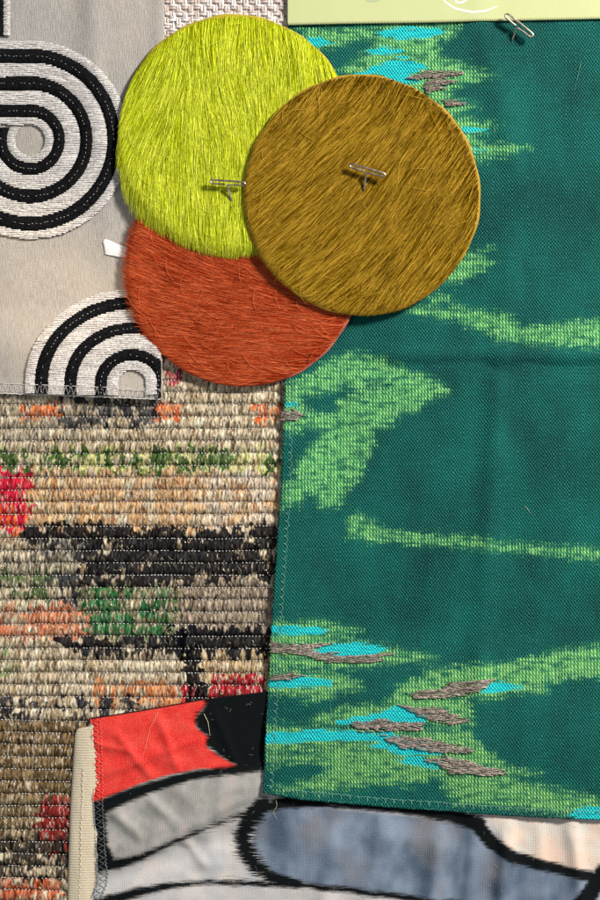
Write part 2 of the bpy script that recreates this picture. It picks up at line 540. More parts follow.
    # stray wool fibres
    n = 1100
    gx = rng.random(n) * 360 - 60; gy = 362 + rng.random(n) * 560
    a0 = math.pi / 2 + rng.normal(0, .35, n); ln = 2.5 + 4 * rng.random(n); bend = rng.normal(0, .5, n)
    t = np.linspace(0, 1, 5)
    an = a0[:, None] + bend[:, None] * t
    px = gx[:, None] + np.cos(an) * ln[:, None] * t; py = gy[:, None] + np.sin(an) * ln[:, None] * t
    rcg = rowcoord(px, py); vg = rcg - np.floor(rcg)
    pz = z_kilim(px, py) + 4.3 * np.sin(math.pi * np.clip(vg, .01, .99)) ** .55 + 0.7 + 0.5 * np.sin(t * math.pi)
    V, F = tubes(conv(np.stack([px, py, pz], -1), 6), np.broadcast_to(np.array([.1, .17, .17, .15, .06]), px.shape) * U, 3)
    build('loose_fibre', V, F, MT['cream_thread'], root)


woven_swatch()


# ------------------------------------------------------------------ generic cloth sheet
def sheet(xl, xr, y0, yb, zf, step, edge=0.5, seed=0, thick=0.9):
    """xl(y), xr(y), yb(x) edge curves; returns X, Y, Z grids incl. a rolled-down rim"""
    ym = max(yb(0), yb(600)); ny = int((ym - y0) / step); nx = int((xr(0) - xl(0)) / step)
    s = np.linspace(0, 1, nx)[None, :]; t = np.linspace(0, 1, ny)[:, None]
    ya = y0 + t * (ym - y0) + 0 * s
    xa = np.vectorize(xl)(ya[:, :1]) if False else xl(ya)
    X = xl(ya) + s * (xr(ya) - xl(ya))
    Y = y0 + t * (yb(X) - y0)
    if edge:
        e = edge * fbm(Y / 2.2, X * 0 + seed, seed + 3, 2) * 2; X = X + e * (s < 0.5 / nx * 2) + e * (s > 1 - 1.0 / nx)
        e = edge * fbm(X / 2.2, Y * 0 + seed, seed + 5, 2) * 2; Y = Y + e * (t > 1 - 1.0 / ny) + e * (t < 0.5 / ny * 2)
    Z = zf(X, Y)
    # rim strip going down to give the sheet a visible thickness
    def pad(A, first, last, ax): return np.concatenate([first, A, last], ax)
    X2 = np.pad(X, 1, mode='edge'); Y2 = np.pad(Y, 1, mode='edge'); Z2 = np.pad(Z, 1, mode='edge')
    b = np.ones(X2.shape, bool); b[1:-1, 1:-1] = False
    Z2[b] -= thick
    return X2, Y2, Z2


# ------------------------------------------------------------------ grey embroidered swatch
DC = (30.0, 140.0)


def drop_d(x, y):
    r = np.hypot(x - DC[0], y - DC[1])
    arm = DC[1] - y
    d = np.where((x < DC[0]) & (y < 127.5), arm, r)
    return d


AC = (133.0, 383.0)


def arch_d(x, y):
    dy = np.minimum(y - AC[1], 0) * 1.13
    return np.hypot(x - AC[0], dy)


def grey_swatch():
    root = thing('embroidered_swatch', 'grey fabric swatch embroidered with black and white arches, upper left', 'fabric swatch', 60, 200, 2)
    ex = lambda y: 164.5 - 0.9 * np.sin(y / 40) - 2.0 * sstep(200, 395, y)
    by = lambda x: np.interp(x, [-40, 0, 90, 165], [391, 393, 396.5, 399.5])
    X, Y, Z = sheet(lambda y: -60 + 0 * y, ex, -60, by, z_grey, 1.5, 0.5, 1)
    m = M('grey_cloth')
    p = m.attr('pp', 1); x, y, _ = m.sep(p)
    grain = m.noise(p, 1.0, 3, .6, (1.1, .10, 1)); fine = m.noise(p, 1.0, 2, .5, (.9, .7, 1))
    wv = m.mul(m.sin(m.mul(x, TAU / 1.9)), m.sin(m.mul(y, TAU / 2.6)))
    f = m.add(m.add(m.mul(grain, 1.3), m.mul(fine, .9)), m.mul(wv, .12))
    big = m.noise(p, 1.0, 2, .5, (.012, .008, 1))
    c = m.mix(m.rng(f, -.5, .5), lin(134, 128, 122), lin(186, 180, 173))
    c = m.mix(m.rng(big, -.12, .2, 0, .45), c, lin(190, 176, 158))
    m.bump(f, .55, U)
    mt = m.out(c, .5, .45, sheen=.15)
    build('cloth', conv(np.stack([X, Y, Z], -1), 4), gridfaces(*X.shape), mt, root, {'pp': np.stack([X, Y, 0 * X], -1)})

    def bands(df, rings, wh, box, clip, tilt, name, boundary, arms=None):
        # white satin stitches: real horizontal threads
        P = []; RR = []
        x0, y0, x1, y1 = box
        for yy in np.arange(y0, y1, 1.6):
            xs = np.arange(x0, x1, 0.4); ys = yy + tilt * (xs - x0) + 1.1 * fbm(xs / 30, np.full_like(xs, yy / 9), 71, 2)
            d = df(xs, ys) + 0.5 * (hash2(int(yy * 3), np.floor(xs / 12), 14) - .5)
            ok = np.zeros(len(xs), bool)
            for a, b in wh: ok |= (d > a) & (d < b)
            ok &= clip(xs, ys)
            idx = np.flatnonzero(np.diff(np.r_[0, ok.astype(int), 0]))
            for a, b in zip(idx[::2], idx[1::2]):
                if b - a < 4: continue
                # long floats are broken into couched lengths
                cuts = [a]
                while b - cuts[-1] > 60: cuts.append(cuts[-1] + int(28 + rng.random() * 30))
                cuts.append(b)
                for q0, q1 in zip(cuts[:-1], cuts[1:]):
                    k = 8; ii = np.linspace(q0, q1 - 1, k).astype(int)
                    pp = np.stack([xs[ii], ys[ii] + (rng.random() - .5) * .5 * np.linspace(-1, 1, k), 0 * xs[ii]], 1)
                    pp[0, 0] -= .5; pp[-1, 0] += .5
                    arc = np.sin(np.linspace(0.12, .88, k) * math.pi)
                    pp[:, 2] = z_grey(pp[:, 0], pp[:, 1]) + 0.5 + 1.7 * arc ** .5 + rng.random() * .35
                    P.append(pp); RR.append(np.full(k, 0.66 + .12 * rng.random()))
        V, F = tubes(conv(np.array(P), 4), np.array(RR) * U, 5)
        part = build('embroidered_motif', V, F, MT['white_thread'], root)
        # black corded bands with a couching stitch
        for a, b in rings:
            ia, ib = boundary(a), boundary(b)
            n = len(ia); w_ = np.linspace(0, 1, 11)[None, :]
            XX = ia[:, :1] * (1 - w_) + ib[:, :1] * w_; YY = ia[:, 1:2] * (1 - w_) + ib[:, 1:2] * w_
            XX = XX + .5 * fbm(XX / 1.6, YY / 1.6, 75, 2) * 1; YY = YY + .5 * fbm(XX / 1.6, YY / 1.6, 79, 2)
            ZZ = z_grey(XX, YY) + 0.1 + 3.1 * np.sin(math.pi * (.02 + .96 * w_)) ** .5 + .8 * fbm(XX / .9, YY / .9, 77, 2)
            sh = build('black_band', conv(np.stack([XX, YY, ZZ], -1), 5), gridfaces(*XX.shape), MT['black_pile'], part, root=root)
            mid = (ia + ib) / 2
            dd = np.r_[0, np.cumsum(np.hypot(*np.diff(mid, axis=0).T))]
            P2 = []
            for off in (0.0,):
                for s0 in np.arange(1, dd[-1] - 2, 4.1):
                    if rng.random() < .3: continue
                    s0 += rng.random() * 1.6
                    tt = s0 + np.linspace(0, 1.25, 4)
                    q = np.stack([np.interp(tt, dd, mid[:, 0]), np.interp(tt, dd, mid[:, 1])], 1)
                    q += (rng.random(2) - .5) * 1.3
                    P2.append(np.c_[q, z_grey(q[:, 0], q[:, 1]) + 3.45 + .3 * np.sin(np.linspace(0, math.pi, 4))])
            V, F = tubes(conv(np.array(P2), 5), np.full((len(P2), 4), .2) * U, 4)
            build('couching_stitch', V, F, MT['white_thread'], sh, root=root)

    def drop_boundary(r):
        if r < 40:
            a1 = math.pi + math.asin(min(1, 12.6 / r))
        else: a1 = math.radians(180)
        a = np.linspace(-math.pi / 2, a1, 260)
        arc = np.stack([DC[0] + r * np.cos(a), DC[1] + r * np.sin(a)], 1)
        s = np.stack([np.linspace(-55, DC[0], 60)[:-1], np.full(59, DC[1] - r)], 1)
        return np.r_[s, arc]
    bands(drop_d, [(22.6, 35.6), (49.4, 63.8), (76.6, 91.4)], [(15.5, 23.0), (35.2, 49.8), (63.2, 77), (91, 99)],
          (-50, 36, 132, 242), lambda x, y: x < 160, 0.012, 'drop', drop_boundary)

    def arch_boundary(r):
        rr = r
        a = np.linspace(math.pi, TAU, 160)
        arc = np.stack([AC[0] + rr * np.cos(a), AC[1] + rr * np.sin(a) / 1.13], 1)
        ly = lambda x: np.interp(x, [0, 165], [393, 399]) - 1.0
        l = np.stack([np.full(20, AC[0] - rr), np.linspace(ly(AC[0] - rr), AC[1], 20)], 1)[:-1]
        ri = np.stack([np.full(20, AC[0] + rr), np.linspace(AC[1], 398, 20)], 1)[1:]
        q = np.r_[l, arc, ri]
        q = np.stack([np.minimum(q[:, 0], 161.8), q[:, 1]], 1)
        return q
    bands(arch_d, [(24, 37.5)], [(14, 24.5)], (20, 270, 162, 397), lambda x, y: (x < 161.5) & (y < by(x) - .5), -0.02, 'arch', arch_boundary)
    # outer rings stop where they meet the swatch's edge
    def arch_left(r):
        q = arch_boundary(r); a = np.linspace(math.pi, math.pi * 1.5 + math.asin(min(1, 28.0 / r)), 160)
        arc = np.stack([AC[0] + r * np.cos(a), AC[1] + r * np.sin(a) / 1.13], 1)
        l = np.stack([np.full(20, AC[0] - r), np.linspace(np.interp(AC[0] - r, [0, 165], [393, 399]) - 1, AC[1], 20)], 1)[:-1]
        return np.r_[l, arc]
    bands(arch_d, [(54.4, 68.2), (82.8, 97.6)], [(37.4, 54.8), (67.8, 83.2), (97.2, 106)], (20, 270, 162, 397),
          lambda x, y: (x < 161.5) & (y < by(x) - .5), -0.02, 'arch', arch_left)
    # fragment of the next motif in the corner
    bands(lambda x, y: 12 - x, [(8, 30)], [(2.2, 8.2)], (-45, -50, 12, 36), lambda x, y: y < 36, 0.0, 'corner',
          lambda r: np.stack([np.full(40, 12.0 - r), np.linspace(-55, 36, 40)], 1))
    # overlock thread at the lower edge
    xs = np.arange(-50, 161, 0.35)
    ph = xs * TAU / 5.2
    yy = by(xs) - 5.2 + 4.6 * np.sin(ph) * .8 + .5 * fbm(xs / 3, xs * 0, 81)
    z = z_grey(xs, yy) + .7 + 2.4 * (arch_d(xs, yy) < 105)
    V1 = tubes(conv(np.stack([xs, yy, z], 1), 10)[None], np.full((1, len(xs)), .15) * U, 5)
    yy2 = by(xs) - 9.6 + .4 * fbm(xs / 5, xs * 0 + 4, 82)
    V2 = tubes(conv(np.stack([xs, yy2, z_grey(xs, yy2) + .6 + 2.4 * (arch_d(xs, yy2) < 105) + .3 * np.sin(ph / 2)], 1), 10)[None], np.full((1, len(xs)), .3) * U, 5)
    yy3 = by(xs) + .2 + .6 * fbm(xs / 2, xs * 0 + 7, 83)
    V3 = tubes(conv(np.stack([xs, yy3, z_grey(xs, yy3) + .1], 1), 10)[None], np.full((1, len(xs)), .55) * U, 5)
    V, F = join([V1, V2, V3]); build('edge_stitching', V, F, MT['white_thread'], root)


grey_swatch()


def fray(edge_pts, nrm, zf, n, lo, hi, mat, parent, r=.16, spread=.6, zc=6):
    """short loose fibres along an edge"""
    d = np.r_[0, np.cumsum(np.hypot(*np.diff(edge_pts, axis=0).T))]
    s = rng.random(n) * d[-1]
    bx = np.interp(s, d, edge_pts[:, 0]); by_ = np.interp(s, d, edge_pts[:, 1])
    an = math.atan2(nrm[1], nrm[0]) + rng.normal(0, spread, n); ln = lo + (hi - lo) * rng.random(n) ** 2
    bend = rng.normal(0, 1.0, n); t = np.linspace(0, 1, 6)
    aa = an[:, None] + bend[:, None] * t
    px = bx[:, None] + np.cos(aa) * ln[:, None] * t - nrm[0] * .6; py = by_[:, None] + np.sin(aa) * ln[:, None] * t - nrm[1] * .6
    pz = zf(bx, by_)[:, None] - .2 + (rng.random(n) - .6)[:, None] * 1.4 * t + 0 * px
    V, F = tubes(conv(np.stack([px, py, pz], -1), zc), np.broadcast_to(np.linspace(r, r * .5, 6), px.shape) * U, 3)
    return build('frayed_edge', V, F, mat, parent)


# ------------------------------------------------------------------ printed swatch (red, black, grey, blue)
def print_swatch():
    root = thing('printed_swatch', 'draped swatch printed with red, grey and blue shapes outlined in black, along the bottom', 'fabric swatch', 340, 820, 9)
    xl = lambda y: np.interp(y, [700, 718, 760, 800, 840, 875, 885, 900, 930, 960], [91, 90, 92, 92.5, 94, 97, 96, 90, 84, 80])
    top = lambda x: np.interp(x, [88, 145, 200, 275, 340, 700], [719, 710, 700, 691, 742, 742])
    s = np.linspace(0, 1, 420)[None, :]; t = np.linspace(0, 1, 200)[:, None]
    yt = 700 + t * 260
    X = xl(yt) + s * (700 - xl(yt))
    Y = top(X) + t * (960 - top(X))
    X = xl(Y) + s * (700 - xl(Y))
    X = X + .5 * fbm(Y / 2.5, Y * 0, 83) * 2 * (s < .001)
    Z = z_print(X, Y)
    # roll the hem down at left
    Z = Z - 1.6 * np.exp(-((X - xl(Y)) / 2.2))
    X2 = np.pad(X, 1, mode='edge'); Y2 = np.pad(Y, 1, mode='edge'); Z2 = np.pad(Z, 1, mode='edge')
    b = np.ones(X2.shape, bool); b[1:-1, 1:-1] = False; Z2[b] -= 1.2
    X, Y, Z = X2, Y2, Z2
    red = sdf(X, Y, [(80, 722), (200, 690), (212, 698), (197, 716), (196, 728), (210, 738), (207, 748), (222, 758), (240, 767), (225, 770),
                     (200, 769), (165, 776), (140, 784), (118, 793), (92, 803), (80, 806)])
    blk = union(
        sdf(X, Y, [(202, 690), (205, 706), (195, 716), (196, 728), (207, 737), (206, 747), (222, 758), (240, 768), (262, 766), (340, 760), (340, 660)]),
        sline(X, Y, [(90, 812, 8), (120, 799, 6.5), (150, 788, 5.5), (190, 776, 4.5), (235, 770, 4), (275, 764, 5)], 5),
        sline(X, Y, [(97, 810, 9), (97, 830, 9), (98, 850, 10), (102, 860, 12)], 7),
        sline(X, Y, [(98, 868, 5.5), (118, 864, 5.5), (140, 858, 3.5), (165, 846, 2.2), (200, 831, 1.6), (230, 819, 2.2), (258, 811, 4), (280, 803, 6), (330, 800, 7), (400, 806, 7), (450, 816, 7), (478, 824, 8)], 5),
        sline(X, Y, [(478, 826, 7), (492, 843, 7), (515, 858, 6), (545, 866, 5.5), (575, 873, 5), (640, 886, 6)], 6),
        sline(X, Y, [(262, 806, 9), (248, 822, 9), (243, 838, 9), (246, 852, 9), (256, 866, 8), (272, 878, 6), (300, 884, 3.5)], 8),
        sline(X, Y, [(80, 910, 6), (112, 900, 5), (140, 892, 4.5), (170, 886, 3), (205, 883, 2), (260, 884, 3), (310, 886, 3), (350, 890, 3), (400, 897, 3), (440, 903, 3), (520, 912, 3)], 3),
        sline(X, Y, [(604, 872, 8), (590, 893, 9), (575, 915, 9)], 8),
        719.8 - (Y + (X - 90) * 0.168) - 0 * X + 1.2 - (X > 206) * 40 if False else -1e3 + 0 * X)
    topl = 1.6 - np.abs(Y - top(X)); topl = np.where(X < 206, topl, -9)
    blue = sdf(X, Y, [(258, 806), (300, 803), (480, 822), (500, 845), (545, 866), (600, 880), (600, 960), (440, 960), (430, 903), (340, 890), (275, 882), (250, 850)])
    cream = sdf(X, Y, [(482, 800), (700, 800), (700, 885), (560, 868), (505, 850)])
    m = M('printed_cloth')
    p = m.attr('pp', 1); x, y, _ = m.sep(p)
    hair = m.noise(p, 1.0, 3, .55, (.07, .55, 1)); fine = m.noise(p, 1.0, 3, .6, (.9, .9, 1)); mid = m.noise(p, 1.0, 3, .55, (.06, .06, 1))
    mid2 = m.noise(m.vadd(p, (340.0, 71.0, 3.0)), 1.0, 3, .55, (.05, .035, 1))
    wv = m.add(m.sin(m.mul(x, TAU / 2.3)), m.mul(m.sin(m.mul(y, TAU / 2.0)), .6))
    hair2 = m.noise(p, 1.0, 3, .6, (.05, 1.0, 1)); fr2 = m.mul(m.rng(m.math('ABSOLUTE', m.math('SUBTRACT', x, 200.0)), 14, 24, .45, 0), m.rng(y, 752, 770, 1, 0)); fr = m.mul(m.rng(m.math('ABSOLUTE', m.math('SUBTRACT', x, 240.0)), 20, 42, 1, .12), m.rng(m.math('ABSOLUTE', m.math('SUBTRACT', y, 846.0)), 26, 40, 1, .12))
    gry = m.mix(m.rng(mid2, -.3, .3), lin(144, 140, 132), lin(186, 183, 179))
    gry = m.mix(m.rng(mid2, .0, .25, 0, .5), gry, lin(192, 170, 158))
    low = m.rng(m.add(y, m.mul(x, .42)), 905, 935)
    gry = m.mix(low, gry, m.mix(m.rng(mid2, -.3, .3), lin(186, 186, 190), lin(216, 206, 198)))
    crm = m.mix(m.rng(mid2, -.2, .2), lin(216, 208, 196), lin(226, 196, 176))
    blu = m.mix(m.rng(m.noise(p, 1.0, 2, .5, (.03, .02, 1)), -.22, .22), lin(72, 88, 108), lin(132, 146, 164))
    blu = m.mix(m.rng(m.noise(m.vadd(p, (90.0, 20.0, 0.0)), 1.0, 2, .5, (.022, .016, 1)), -.02, .25, 0, .8), blu, lin(128, 124, 126))
    c = m.mix(m.rng(m.add(m.attr('cream'), m.mul(mid, 8)), -2, 3), gry, crm)
    c = m.mix(m.rng(m.add(m.attr('blue'), m.mul(mid, 6)), -3, 5), c, blu)
    rd = m.mix(m.rng(m.add(mid, m.mul(fine, .6)), -.3, .3), lin(222, 34, 28), lin(248, 74, 60))
    c = m.mix(m.rng(m.add(m.attr('red'), m.mul(hair, 3)), -1.2, 1.2), c, rd)
    speck = m.rng(m.add(fine, m.mul(wv, .03)), .0, .35, 0, .5)
    c = m.mix(speck, c, m.mix(.5, c, (.9, .9, .9, 1)))
    k = m.rng(m.add(m.attr('blk'), m.add(m.add(m.mul(hair, 8), m.mul(m.mul(hair2, m.add(fr, fr2)), 34)), m.mul(fine, 5))), -2.6, 2.2)
    k = m.math('MAXIMUM', k, m.rng(m.attr('topl'), 0, 1))
    bl = m.mix(m.rng(fine, -.15, .4), lin(1, 4, 5), lin(20, 28, 30))
    c = m.mix(k, c, bl)
    m.bump(m.add(m.mul(wv, .12), m.mul(fine, 1.5)), .42, U)
    mt = m.out(c, m.math('MULTIPLY_ADD', k, .4, .55), .2)
    build('cloth', conv(np.stack([X, Y, Z], -1), 11), gridfaces(*X.shape), mt, root,
          {'pp': np.stack([X, Y, 0 * X], -1), 'red': np.clip(red, -20, 20), 'blk': np.clip(blk, -20, 20), 'blue': np.clip(blue, -20, 20),
           'cream': np.clip(cream, -20, 20), 'topl': topl})
    # beige tape under the left hem
    s = np.linspace(0, 1, 40)[None, :]; t = np.linspace(0, 1, 260)[:, None]
    Yt = 722 + t * 240 + 0 * s
    lx = np.interp(Yt, [722, 727, 735, 760, 800, 850, 900, 962], [88, 77, 74.5, 73, 70.5, 68.5, 67.5, 67])
    rx = xl(Yt) + 8
    Xt = lx + s * (rx - lx)
    Yt = Yt + 5 * (1 - s) * np.exp(-((Yt - 722) / 6))
    Zt = 8.0 + 1.4 * np.sin(math.pi * np.clip((Xt - lx) / 26, 0, 1)) + .5 * fbm(Xt / 12, Yt / 30, 85) - 1.4 * np.exp(-(Xt - lx) / 1.5)
    m = M('beige_tape')
    p = m.attr('pp', 1); x, y, _ = m.sep(p)
    wv = m.sin(m.mul(y, TAU / 2.6)); fine = m.noise(p, 1.0, 3, .6, (.5, .9, 1))
    wv = m.mul(wv, .22)
    m.bump(m.add(wv, m.mul(fine, 1.0)), .5, U)
    mt = m.out(m.mix(m.rng(fine, -.4, .4), lin(200, 184, 154), lin(230, 216, 190)), .7, .3)
    tape = build('hem_tape', conv(np.stack([Xt, Yt, Zt], -1), 8), gridfaces(*Xt.shape), mt, root, {'pp': np.stack([Xt, Yt, 0 * Xt], -1)})
    P = []
    for yy in np.arange(770, 950, 5.3):
        xx = np.interp(yy, [720, 800, 900, 960], [84, 81, 78, 76]) + (rng.random() - .5) * .8
        a = np.linspace(-1.3, 1.3, 6)
        q = np.stack([xx + 1.6 * np.cos(a), yy + 2.1 * np.sin(a)], 1)
        P.append(np.c_[q, np.full(6, 9.75)])
    V, F = tubes(conv(np.array(P), 8), np.full((len(P), 6), .38) * U, 5)
    build('tape_stitch', V, F, MT['cream_thread'], tape, root=root)
    # zigzag seam along the left hem, red over the red print and pale over the rest
    def seam(y0, y1, mat, lab):
        parts = []
        ys = np.arange(y0, y1, .3)
        xe = xl(ys)
        tri = np.abs(((ys / 6.0) % 1) * 2 - 1)
        for (xx, rr) in ((xe + 2.0 + 6.0 * tri, .5 if 'red' in lab else .26), (xe + 9.6 + .8 * np.sin(ys * TAU / 3.8), .42), (xe + .5 + .4 * fbm(ys / 2, ys * 0, 86), .75)):
            zz = z_print(xx, ys) + .35 + .25 * np.sin(ys * 2.1)
            zz = zz - 1.6 * np.exp(-np.maximum(xx - xe, 0) / 2.2)
            parts.append(tubes(conv(np.stack([xx, ys, zz], 1), 11)[None], np.full((1, len(ys)), rr) * U, 5))
        V, F = join(parts); build('hem_stitching', V, F, mat, root, label=lab)
    seam(719, 802, MT['red_stitch'], 'red hem stitching')
    seam(802, 958, MT['grey_stitch'], 'pale grey hem stitching')
    ys = np.linspace(722, 958, 200)
    fray(np.stack([xl(ys), ys], 1), (-1, 0), z_print, 420, 1, 4, MT['pale_stitch'], root, .15, .7, 11)
    # nap fibres of the brushed face
    n = 260
    gx = 95 + rng.random(n) * 560; gy = np.interp(gx, [90, 200, 265, 700], [722, 706, 700, 700]) + rng.random(n) * 220
    a0 = rng.random(n) * TAU; ln = 1.5 + 3 * rng.random(n); bend = rng.normal(0, 1.2, n); t = np.linspace(0, 1, 5)
    an = a0[:, None] + bend[:, None] * t
    px = gx[:, None] + np.cos(an) * ln[:, None] * t; py = gy[:, None] + np.sin(an) * ln[:, None] * t
    pz = z_print(px, py) + .15 + .4 * np.sin(t * math.pi)
    V, F = tubes(conv(np.stack([px, py, pz], -1), 11), np.full(px.shape, .07) * U, 3)
    build('nap_fibre', V, F, MT['pale_stitch'], root)


print_swatch()


# ------------------------------------------------------------------ green ikat swatch
def green_swatch():
    root = thing('ikat_swatch', 'large dark teal ikat swatch with pale green and turquoise streaks, right side', 'fabric swatch', 450, 420, 3)
    xl = lambda y: np.interp(y, [-40, 0, 200, 395, 500, 620, 720, 791, 830], [289, 288, 286.5, 285, 281, 273, 267.5, 264, 262.5])
    yb = lambda x: np.interp(x, [262, 300, 330, 400, 530, 600, 700], [791, 797.5, 800.5, 806.5, 815.5, 818, 822])
    X, Y, Z = sheet(xl, lambda y: 690 + 0 * y, -40, yb, z_green, 1.9, .55, 2, thick=1.0)
    S = lambda p: sdf(X, Y, p)
    lg = union(
        S([(298, 28), (386, 26), (372, 38), (352, 40), (335, 46), (318, 52), (308, 40)]),
        S([(380, 20), (462, 22), (456, 34), (438, 42), (440, 55), (466, 65), (496, 75), (462, 84), (448, 93), (458, 100), (477, 106), (456, 113),
           (470, 119), (501, 125), (478, 134), (480, 141), (532, 149), (492, 157), (478, 163), (430, 170), (400, 120), (350, 78), (338, 72), (352, 60), (372, 50), (376, 36)]),
        S([(455, 256), (470, 254), (484, 257), (495, 262), (482, 271), (462, 280), (440, 284)]) ,
        S([(466, 247), (495, 249), (478, 251)]) - 1,
        S([(395, 306), (420, 306), (470, 309), (495, 311), (512, 317), (520, 326), (560, 324), (600, 317), (640, 312), (640, 350), (600, 347), (560, 346), (528, 343), (500, 340), (480, 330), (455, 319), (420, 314)]),
        S([(420, 291), (452, 295), (456, 304), (430, 306)]) - 2.2,
        S([(283, 384), (310, 374), (332, 358), (352, 352), (380, 357), (405, 368), (430, 378), (452, 392), (430, 399), (420, 410), (404, 411), (394, 424), (376, 431), (375, 445),
           (366, 462), (360, 480), (347, 492), (342, 505), (322, 508), (316, 497), (306, 492), (300, 504), (280, 509), (280, 488), (296, 478), (292, 472), (302, 458), (311, 446), (322, 434),
           (326, 428), (308, 429), (300, 432), (280, 433)]),
        S([(346, 521), (358, 516), (373, 521), (380, 529), (420, 535), (470, 538), (520, 545), (600, 548), (640, 549), (640, 561), (600, 560), (560, 556), (500, 550), (440, 545), (400, 542), (370, 541), (350, 536)]) + .5,
        S([(262, 622), (325, 621), (344, 628), (362, 632), (330, 638), (320, 641), (360, 641), (394, 650), (436, 657), (395, 663), (340, 668), (262, 668)]) + .5,
        S([(262, 668), (335, 672), (356, 680), (362, 688), (338, 693), (318, 700), (262, 692)]),
        S([(424, 668), (480, 664), (520, 660), (560, 651), (600, 643), (640, 636), (640, 675), (600, 677), (570, 679), (545, 684), (548, 690), (500, 696), (470, 700), (474, 722), (452, 728), (420, 722), (345, 726),
           (310, 722), (322, 712), (352, 705), (392, 700), (398, 684), (425, 676)]) - .5,
        S([(268, 752), (300, 752), (330, 744), (380, 742), (400, 752), (430, 766), (440, 774), (410, 783), (372, 782), (330, 790), (292, 790), (276, 786), (318, 776), (330, 765), (300, 760), (268, 764)]) + .3,
        S([(262, 724), (470, 728), (480, 744), (510, 766), (540, 771), (512, 778), (560, 787), (600, 797), (640, 804), (640, 812), (560, 812), (500, 805), (452, 802), (446, 790), (440, 776), (400, 760), (340, 747), (262, 752)]) - .3)
    holes = union(S([(306, 395), (330, 391), (346, 391), (350, 397), (338, 400), (336, 412), (310, 413), (305, 404)]),
                  S([(366, 382), (392, 384), (388, 388), (368, 386)]) - .5, S([(345, 385), (362, 393), (350, 395), (340, 388)]) - .3,
                  S([(400, 27), (385, 35), (396, 38)]) - 3,
                  S([(340, 731), (420, 745), (400, 752), (330, 742)]) - 8)
    lg = np.minimum(lg, -holes)
    cy = union(
        S([(306, 38), (322, 37), (336, 41), (322, 45), (308, 44)]),
        S([(374, 31), (394, 27), (440, 26), (444, 32), (430, 37), (400, 38), (384, 36)]),
        S([(368, 49), (385, 46), (404, 50), (402, 54), (372, 54)]),
        S([(356, 72), (385, 62), (405, 57), (424, 64), (428, 68), (410, 74), (420, 82), (400, 84), (380, 74)]),
        S([(462, 127), (490, 128.5), (488, 131), (462, 131)]), S([(466, 148), (486, 150), (466, 152)]),
        S([(280, 402), (297, 402), (297, 406), (280, 406)]), S([(280, 417), (293, 418), (280, 421)]),
        S([(262, 626), (290, 625), (330, 629), (326, 634), (270, 634)]),
        S([(310, 650), (330, 644), (365, 643), (388, 648), (380, 655), (350, 658), (322, 656)]),
        S([(262, 679), (300, 676), (334, 680), (330, 686), (262, 687)]),
        S([(480, 684), (500, 681), (524, 687), (505, 691), (482, 692)]),
        S([(334, 718), (372, 715), (386, 709), (400, 704), (430, 716), (422, 722), (380, 721), (340, 723)]),
        S([(262, 732), (300, 729), (370, 730), (384, 735), (396, 740), (330, 739), (262, 742)]),
        S([(366, 744), (385, 742), (420, 743), (450, 748), (440, 753), (400, 754), (385, 748)]),
        S([(396, 757), (420, 755), (447, 762), (440, 767), (405, 762)]), S([(380, 729), (440, 744), (380, 742)]),
        S([(566, 813), (580, 805), (640, 803), (640, 818), (580, 819)]))
    m = M('ikat_cloth')
    p = m.attr('pp', 1)
    dist = m.noise(p, 1.0, 2, .5, (.08, .08, 1))
    x, y, _ = m.sep(p)
    x2 = m.add(x, m.add(m.mul(dist, 2.6), m.mul(m.noise(p, 1.0, 2, .5, (.3, .012, 1)), 2.2))); y2 = m.add(y, m.add(m.mul(dist, 2.2), m.mul(m.noise(p, 1.0, 2, .5, (.012, .3, 1)), 2.6)))
    sx = m.sin(m.mul(x2, TAU / 3.1)); sy = m.sin(m.mul(y2, TAU / 4.1))
    wv = m.mul(sx, sy)
    stripe = m.sin(m.mul(x2, TAU / 3.25))
    fine = m.noise(p, 1.0, 2, .6, (1.3, 1.3, 1)); slub = m.noise(p, 1.0, 2, .5, (.05, .8, 1)); slubv = m.noise(p, 1.0, 2, .5, (.8, .04, 1))
    big = m.noise(p, 1.0, 2, .5, (.02, .012, 1))
    horiz = m.noise(p, 1.0, 3, .6, (.06, .33, 1)); vert = m.noise(p, 1.0, 3, .6, (.5, .07, 1)); iso = m.noise(p, 1.0, 2, .5, (.14, .14, 1))
    f = m.add(m.add(m.mul(wv, .42), m.mul(fine, 1.2)), m.add(m.mul(slub, .5), m.add(m.mul(slubv, .4), m.mul(big, .9))))
    dk = m.mix(m.rng(f, -.62, .75), lin(0, 38, 40), lin(16, 118, 106))
    lt = m.mix(m.rng(m.add(m.mul(stripe, .5), m.add(m.mul(fine, .8), m.mul(iso, 1.6))), -.75, .8), lin(36, 128, 78), lin(146, 214, 130))
    a = m.add(m.math('SUBTRACT', m.attr('lg'), 2.3), m.add(m.mul(horiz, 22), m.add(m.mul(vert, 13), m.add(m.mul(iso, 12), m.mul(stripe, 1.3)))))
    edge = m.rng(m.add(a, m.add(m.mul(stripe, 1.3), m.mul(wv, 1.0))), -4.0, 3.4)
    halo = m.rng(a, -9, 1, 0, .4)
    spk = m.rng(m.add(m.noise(p, 1.0, 1, .5, (.62, .62, 1)), m.mul(wv, .06)), .13, .3, 0, .5)
    dk = m.mix(spk, dk, lin(70, 170, 148))
    c = m.mix(halo, dk, lin(44, 130, 86))
    lt = m.mix(m.mul(m.rng(m.add(y, m.mul(iso, 400)), 560, 720), .28), lt, m.mix(m.rng(stripe, -1, 1), lin(66, 128, 60), lin(160, 190, 110)))
    sl2 = m.rng(m.add(m.noise(m.vadd(p, (50.0, 9.0, 0.0)), 1.0, 3, .6, (.05, .2, 1)), m.mul(vert, .5)), -.03, .16, 0, .85)
    lt = m.mix(sl2, lt, lin(14, 98, 78))
